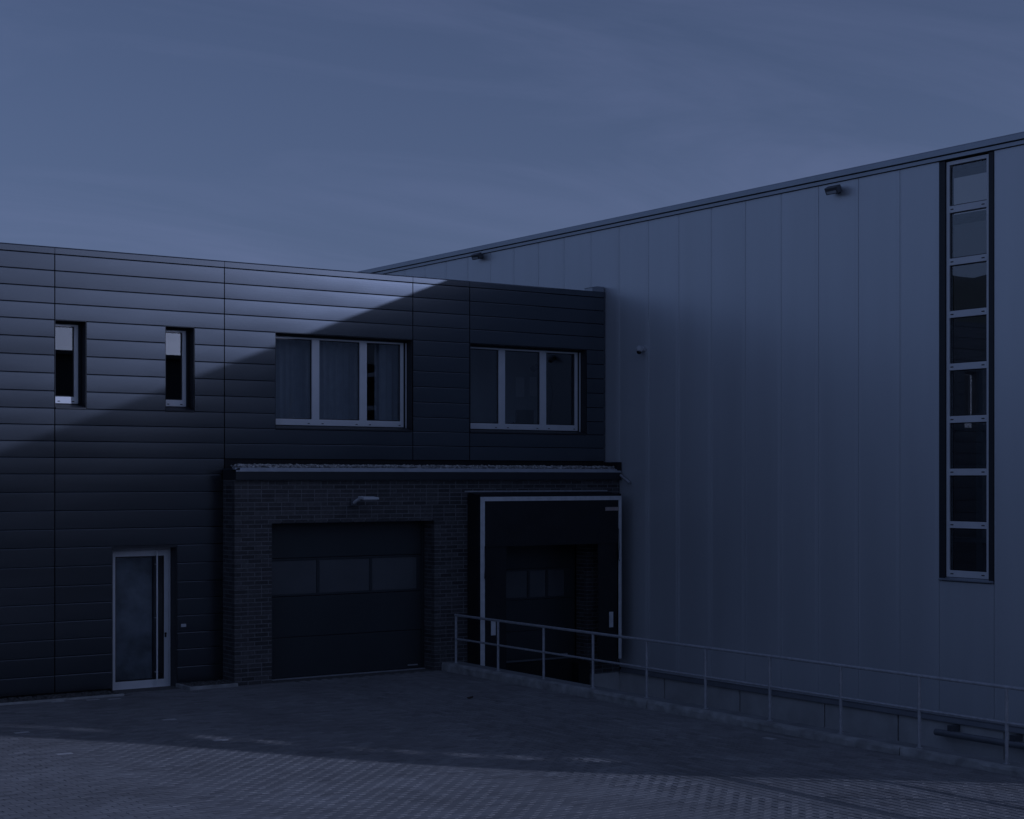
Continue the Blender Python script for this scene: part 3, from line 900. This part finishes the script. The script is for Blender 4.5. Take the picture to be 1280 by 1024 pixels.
for x, z in ((SX0 + 0.085, 1.62), (SX1 - 0.07, 1.88)):
    m = MB(); m.path([(x, SY - 0.008, z + 0.55), (x + 0.004, SY - 0.012, z + 0.2), (x - 0.012, SY - 0.016, z), (x + 0.012, SY - 0.014, z - 0.05)], 0.006, 6); m.build('tie_cord', M['rubber'], sh)

# ================================================================== HALL (silver cladding)
hall = thing('warehouse_hall', (W, 20, 0), 'large hall with tall silver-grey vertical wall panels and a tall strip window', 'warehouse')
HEND = 7.95
JY = [HEND, 8.51, 9.385, 10.26, 11.13, 12.0, 12.87, 13.745, 14.615, 15.487, 16.497, 17.27, 18.13, 19.0, 19.86, 20.73, 21.60, 22.47, 23.33, 24.19, 25.06, 25.93, 26.79, 27.66, 28.52, 29.39, 30.26, 31.13, 32.0, 32.87, 33.74, 34.6, 35.5, 36.4, 37.3, 38.2, 39.1, 40.0]
PB, PT = -0.19, 8.108
def hall_panel(y0, y1, z0, z1):
    m = MB(); g2 = 0.003
    pts = [(W + 0.06, y0 + g2), (W + 0.008, y0 + g2), (W + 0.001, y0 + g2 + 0.004), (W, y0 + 0.052), (W + 0.002, y0 + 0.055), (W + 0.002, y0 + 0.062), (W, y0 + 0.065),
           (W - 0.0015, (y0 + y1) / 2), (W, y1 - 0.034), (W + 0.002, y1 - 0.031), (W + 0.002, y1 - 0.027), (W, y1 - 0.024), (W + 0.001, y1 - g2 - 0.004), (W + 0.008, y1 - g2), (W + 0.06, y1 - g2)]
    m.prism(pts[::-1], 'z', z0, z1)
    m.build('wall_panel', M['silver'], hall)
SW = (15.487, 16.497, 1.84, PT)
for y0, y1 in zip(JY[:-1], JY[1:]):
    if y0 == 15.487: hall_panel(y0, y1, PB, 1.82)
    else: hall_panel(y0, y1, PB, PT)
m = MB()
for r in rect_minus(HEND + 0.02, 60, -1.5, 8.1, [(15.56, 16.43, 1.88, 8.095)]):
    m.box(W + 0.062, W + 0.25, r[0], r[1], r[2] if r[2] > -1 else PB - 0.2, r[3])
m.box(W + 0.02, 48, HEND + 0.0, HEND + 0.018, -0.5, 8.1); m.box(W + 0.004, W + 0.061, A - 0.045, A + 0.33, PB - 0.2, PB - 0.002)
m.box(47.8, 48, HEND + 0.019, 60, -0.5, 7.97); m.box(W + 0.26, 47.79, 59.8, 60, -0.5, 7.97)
m.build('wall', M['backing'], hall)
m = MB(); m.box(W + 0.255, W + 0.7, HEND + 0.02, 60, 7.98, 8.09); m.box(W + 4.0, 48, HEND + 0.02, 60, 7.98, 8.09); m.box(W + 0.7, W + 4.0, HEND + 0.02, HEND + 0.5, 7.981, 8.089); m.build('roof', M['backing'], hall)
m = MB(); m.box(W + 0.68, W + 4.02, HEND + 0.5, 60, 8.095, 8.11); m.build('added_rooflight', M['opal'], hall)  # added out of view to brighten the hall behind the strip window
m = MB(); m.box(W + 4.0, W + 4.1, HEND + 0.1, 59, 0.0, 7.9); m.box(W + 0.3, W + 3.99, HEND + 0.1, 59, -0.2, -0.1); m.build('inner_wall', M['plaster_mid'], hall)
# eaves: cap and two bands
m = MB(); m.prism([(W - 0.075, 8.187), (W - 0.075, 8.265), (W - 0.055, 8.285), (W + 0.35, 8.30), (W + 0.35, 8.187)], 'y', HEND - 0.05, 60); m.build('eaves_cap', M['silver_trim'], hall)
m = MB(); m.box(W - 0.035, W + 0.3, HEND - 0.02, 60, 8.118, 8.172); m.build('eaves_band', M['silver_trim'], hall)
m = MB(); m.box(W - 0.012, W + 0.29, HEND, 60, 8.1085, 8.1175); m.box(W - 0.03, W + 0.29, HEND - 0.01, 60, 8.1725, 8.1865); m.build('eaves_shadow_gap', M['frame_dark'], hall)
# drip flashing and precast plinth
m = MB(); m.prism([(W - 0.014, PB + 0.004), (W - 0.014, PB - 0.02), (W - 0.055, PB - 0.075), (W - 0.055, PB - 0.088), (W + 0.05, PB - 0.088), (W + 0.05, PB + 0.004)][::-1], 'y', HEND, A - 0.05); m.build('drip_flashing', M['flashing'], hall)
PJ = [HEND, 9.3, 11.3, 13.3, 15.3, 17.3, 18.86, 20.86, 22.86, A + 0.012]
for y0, y1 in zip(PJ[:-1], PJ[1:]):
    m = MB(); m.box(W - 0.008, W + 0.2, y0 + 0.014, y1 - 0.014, -1.5, PB - 0.092); m.build('plinth_slab', M['concrete_pale'], hall, bevel=0.006)
m = MB(); m.box(W + 0.03, W + 0.06, HEND, A - 0.05, -1.45, PB - 0.21); m.build('plinth_joint', M['backing'], hall)
# wheel guard pipe in front of the plinth
m = MB(); m.tube((W - 0.17, 16.42, -0.42), (W - 0.17, 8.0, -0.42), 0.05, 14)
m.build('guard_pipe', M['flashing'], hall)
for y in (16.14, 15.02, 13.5, 12.0, 10.5, 9.0):
    m = MB(); m.box(W - 0.19, W - 0.012, y - 0.045, y + 0.045, -0.375, -0.29); m.build('guard_bracket', M['lamp_dark'], hall)

# tall strip window
ty0, ty1 = 15.585, 16.378
sx = W + 0.018
fr = MB()
fr.box(sx, sx + 0.07, ty0, ty0 + 0.052, 1.89, 8.085); fr.box(sx, sx + 0.07, ty1 - 0.056, ty1, 1.89, 8.085)
bars = [1.887 + 0.783 * k for k in range(1, 8)]
fr.box(sx - 0.002, sx + 0.07, ty0 + 0.052, ty1 - 0.056, 1.89, 1.99); fr.box(sx - 0.002, sx + 0.07, ty0 + 0.052, ty1 - 0.056, 8.03, 8.085)
for z in bars: fr.box(sx - 0.002, sx + 0.07, ty0 + 0.052, ty1 - 0.056, z - 0.05, z + 0.05)
sw = fr.build('strip_window', M['alu'], hall, bevel=0.003)
ed = [1.99] + [q for z in bars for q in (z - 0.05, z + 0.05)] + [8.03]
for k in range(0, len(ed), 2):
    a, c = ed[k] + 0.012, ed[k + 1] - 0.012
    m = MB(); m.box(sx + 0.035, sx + 0.041, ty0 + 0.064, ty1 - 0.068, a, c); m.build('pane', M['glass_dark'], sw)
    m = MB()
    for r in rect_minus(ty0 + 0.0525, ty1 - 0.0565, ed[k] + 0.0005, ed[k + 1] - 0.0005, [(ty0 + 0.066, ty1 - 0.07, a + 0.002, c - 0.002)]):
        m.box(sx + 0.022, sx + 0.034, r[0], r[1], r[2], r[3])
    m.build('gasket', M['frame_dark'], sw)
m = MB()
for z in [1.94] + bars:
    for y in (ty0 + 0.11, ty1 - 0.11):
        m = MB(); m.box(sx - 0.008, sx - 0.0025, y - 0.025, y + 0.025, z - 0.008, z + 0.006); m.build('drain_cap', M['frame_dark'], sw)
m = MB(); m.box(W - 0.006, W + 0.09, 16.384, 16.495, 1.85, 8.10); m.box(W - 0.006, W + 0.09, 15.489, 15.578, 1.85, 8.10); m.build('side_trim', M['anthracite_trim'], sw)
m = MB(); m.prism([(W - 0.035, 1.835), (W - 0.035, 1.85), (W + 0.017, 1.885), (W + 0.055, 1.885), (W + 0.055, 1.835)][::-1], 'y', 15.49, 16.49); m.build('window_sill', M['silver_trim'], sw)
# steelwork just inside the strip window
m = MB(); m.box(W + 1.2, W + 1.32, 16.05 + 0.62, 16.05 + 0.74, 0.0, 5.05); m.box(W + 1.18, W + 1.34, 15.4, 18.6, 4.10, 4.19); m.box(W + 1.18, W + 1.34, 15.4, 18.6, 2.36, 2.43)
m.build('inner_steelwork', M['white_plastic'], hall)

# ================================================================== RAILING
rail = thing('metal_railing', (KX + 0.09, 23.64, 0.1), 'long grey galvanised steel pipe railing with two rails along the kerb above the ramp', 'railing')
RX = KX + 0.185
py_ = [23.82 - 1.2937 * k for k in range(15)]
def rz(y, top): return (0.990 if top else 0.581) - 0.029 * (23.82 - y) / 11.7
ye = py_[-1]
m = MB(); m.tube((RX, 23.845, rz(23.84, True)), (RX, ye, rz(ye, True)), 0.0215, 14); m.build('top_rail', M['galv'], rail)
m = MB(); m.tube((RX, 23.82, rz(23.82, False)), (RX, ye, rz(ye, False)), 0.017, 12); m.build('mid_rail', M['galv'], rail)
for y in py_:
    m = MB(); m.tube((RX, y, kz(y) - 0.008), (RX, y, rz(y, True) - 0.012), 0.021, 12); m.tube((RX, y, kz(y) - 0.0075), (RX, y, kz(y) + 0.002), 0.04, 12)
    m.build('post', M['galv'], rail)

# ================================================================== LAMPS, CAMERA
def flood(y, z, label):
    t = thing('flood_light', (W, y, z), label, 'flood light', 'flood lights under the eaves of the hall')
    m = MB(); m.box(W - 0.012, W - 0.001, y - 0.05, y + 0.05, z - 0.05, z + 0.06); m.tube((W - 0.01, y, z + 0.01), (W - 0.07, y, z + 0.01), 0.022, 10); m.build('bracket', M['lamp_dark'], t)
    ax = Vector((-0.90, 0, -0.44)); up = Vector((-0.44, 0, 0.90))
    c = Vector((W - 0.125, y, z))
    m = MB(); m.obox(c, ax, (0, 1, 0), up, 0.055, 0.135, 0.058); m.build('housing', M['lamp_dark'], t, bevel=0.012)
    m = MB(); m.obox(c + ax * 0.056 - up * 0.022, ax, (0, 1, 0), up, 0.004, 0.10, 0.020); m.build('lens', M['lens'], t)
flood(18.55, 7.975, 'dark flood light under the eaves, near the tall strip window')
flood(28.85, 8.06, 'dark flood light under the eaves, above the roof of the dark building')

t = thing('wall_lamp', (13.53, A, 2.97), 'grey arm lamp on the brick wall above the garage door', 'lamp')
m = MB(); m.box(13.49, 13.60, A - 0.03, A - 0.002, 2.90, 3.02); m.build('wall_plate', M['lamp_dark'], t, bevel=0.004)
m = MB(); m.path([(13.545, A - 0.03, 2.95), (13.555, A - 0.11, 2.99), (13.60, A - 0.22, 3.04)], 0.026, 10); m.build('arm', M['lamp_grey'], t)
m = MB(); m.obox((13.67, A - 0.30, 3.03), (1, 0, 0), (0, -0.995, -0.09), (0, -0.09, 0.995), 0.15, 0.10, 0.019); m.build('housing', M['lamp_grey'], t, bevel=0.01)
m = MB(); m.obox((13.67, A - 0.298, 3.006), (1, 0, 0), (0, -0.995, -0.09), (0, -0.09, 0.995), 0.12, 0.08, 0.006); m.build('lens', M['lens'], t)

cy_, cz_ = 23.46, 5.74
t = thing('security_camera', (W, cy_, cz_), 'small white security camera on the silver wall beside the dark building', 'camera')
m = MB(); m.tube((W - 0.001, cy_ - 0.03, cz_ + 0.02), (W - 0.035, cy_ - 0.03, cz_ + 0.02), 0.055, 18); m.build('mount', M['white_plastic'], t)
m = MB(); m.ball((W - 0.10, cy_, cz_), 0.07); m.tube((W - 0.03, cy_ - 0.03, cz_ + 0.02), (W - 0.085, cy_ - 0.005, cz_), 0.045, 14); m.build('body', M['white_plastic'], t)
m = MB(); m.ball((W - 0.118, cy_ - 0.01, cz_ - 0.045), 0.046); m.build('lens', M['frame_dark'], t)

m = MB(); m.obox((13.72, 20.85, gz(13.72, 20.85) + 0.02), (1, 0.2, 0.1), (-0.2, 1, 0.15), (0, 0, 1), 0.045, 0.022, 0.005); m.obox((13.765, 20.86, gz(13.8, 20.86) + 0.024), (1, 0.6, 0.5), (-0.6, 1, 0), (0, 0, 1), 0.022, 0.012, 0.003)
tag(m.build('fallen_leaf', M['leaf']), 'small dark dry leaf lying on the shaded paving', 'leaf')

# ================================================================== SURROUNDINGS out of view, some seen in the glass
# unseen screen added past the hall end; its slatted gap makes a light band
light_screen = thing('added_light_screen', (W + 0.03, 7.2, 0), 'unseen silver screen added past the near end of the hall, its slatted gap letting a band of light on to the yard', 'screen')
m = MB(); m.box(W + 0.01, W + 0.06, 6.49, 7.50, -0.3, 8.28); m.build('added_end_panel', M['silver_trim'], light_screen)
m = MB()
prev = -0.3
for a, c in ((2.62, 2.95), (3.02, 3.48), (3.75, 4.10), (4.5, 6.2)):
    m.box(W + 0.02, W + 0.05, 7.501, 7.949, prev, a)
    z = a + 0.10
    while z + 0.13 <= c + 1e-6:
        m.box(W + 0.03, W + 0.04, 7.501, 7.949, z, z + 0.125); z += 0.19
    prev = c
m.box(W + 0.02, W + 0.05, 7.501, 7.949, prev, 8.28)
m.build('light_slats', M['silver_trim'], light_screen)

nb = thing('neighbour_building', (8, -26, 0), 'long plain rendered workshop across the open side of the yard', 'building')
m = MB(); m.box(-30, 62, -38, -26, -0.2, 9.2); m.build('wall', M['neighbour'], nb)
m = MB(); m.prism([(-38.4, 9.21), (-25.6, 9.21), (-25.6, 9.4), (-38.4, 9.4)], 'x', -30.4, 62.4); m.build('roof', M['anthracite_trim'], nb)
for k in range(20):
    x = -27 + 4.4 * k
    m = MB(); m.box(x, x + 2.6, -25.99, -25.93, 2.2, 4.0); m.build('window', M['door_pane'], nb)

# wooded hill far off beyond the office building (it shows in the tall strip window's glass)
hv, hf = [], []
NA, NB = 240, 24
ex, ey = Vector((0.665, 0.747, 0)), Vector((-0.747, 0.665, 0))
hc = Vector((-100, 118, 0))
for j in range(NB + 1):
    for i in range(NA + 1):
        u, w = (i / NA - 0.5) * 240, (j / NB - 0.5) * 90
        hgt = 25.5 * math.exp(-(u / 75) ** 2) * math.cos(math.pi * w / 90) ** 2
        hgt += (1.1 * noise.noise(Vector((u * 0.12, w * 0.12, 0))) + 0.7 * noise.noise(Vector((u * 0.4, w * 0.4, 5)))) * min(1, hgt / 6)
        p = hc + ex * u + ey * w
        hv.append((p.x, p.y, hgt - 0.3))
for j in range(NB):
    for i in range(NA):
        k = j * (NA + 1) + i
        hf.append((k, k + 1, k + NA + 2, k + NA + 1))
m = MB(); m.add(hv, hf, 1.0, True)
tag(m.build('hill', M['foliage']), kind='structure')
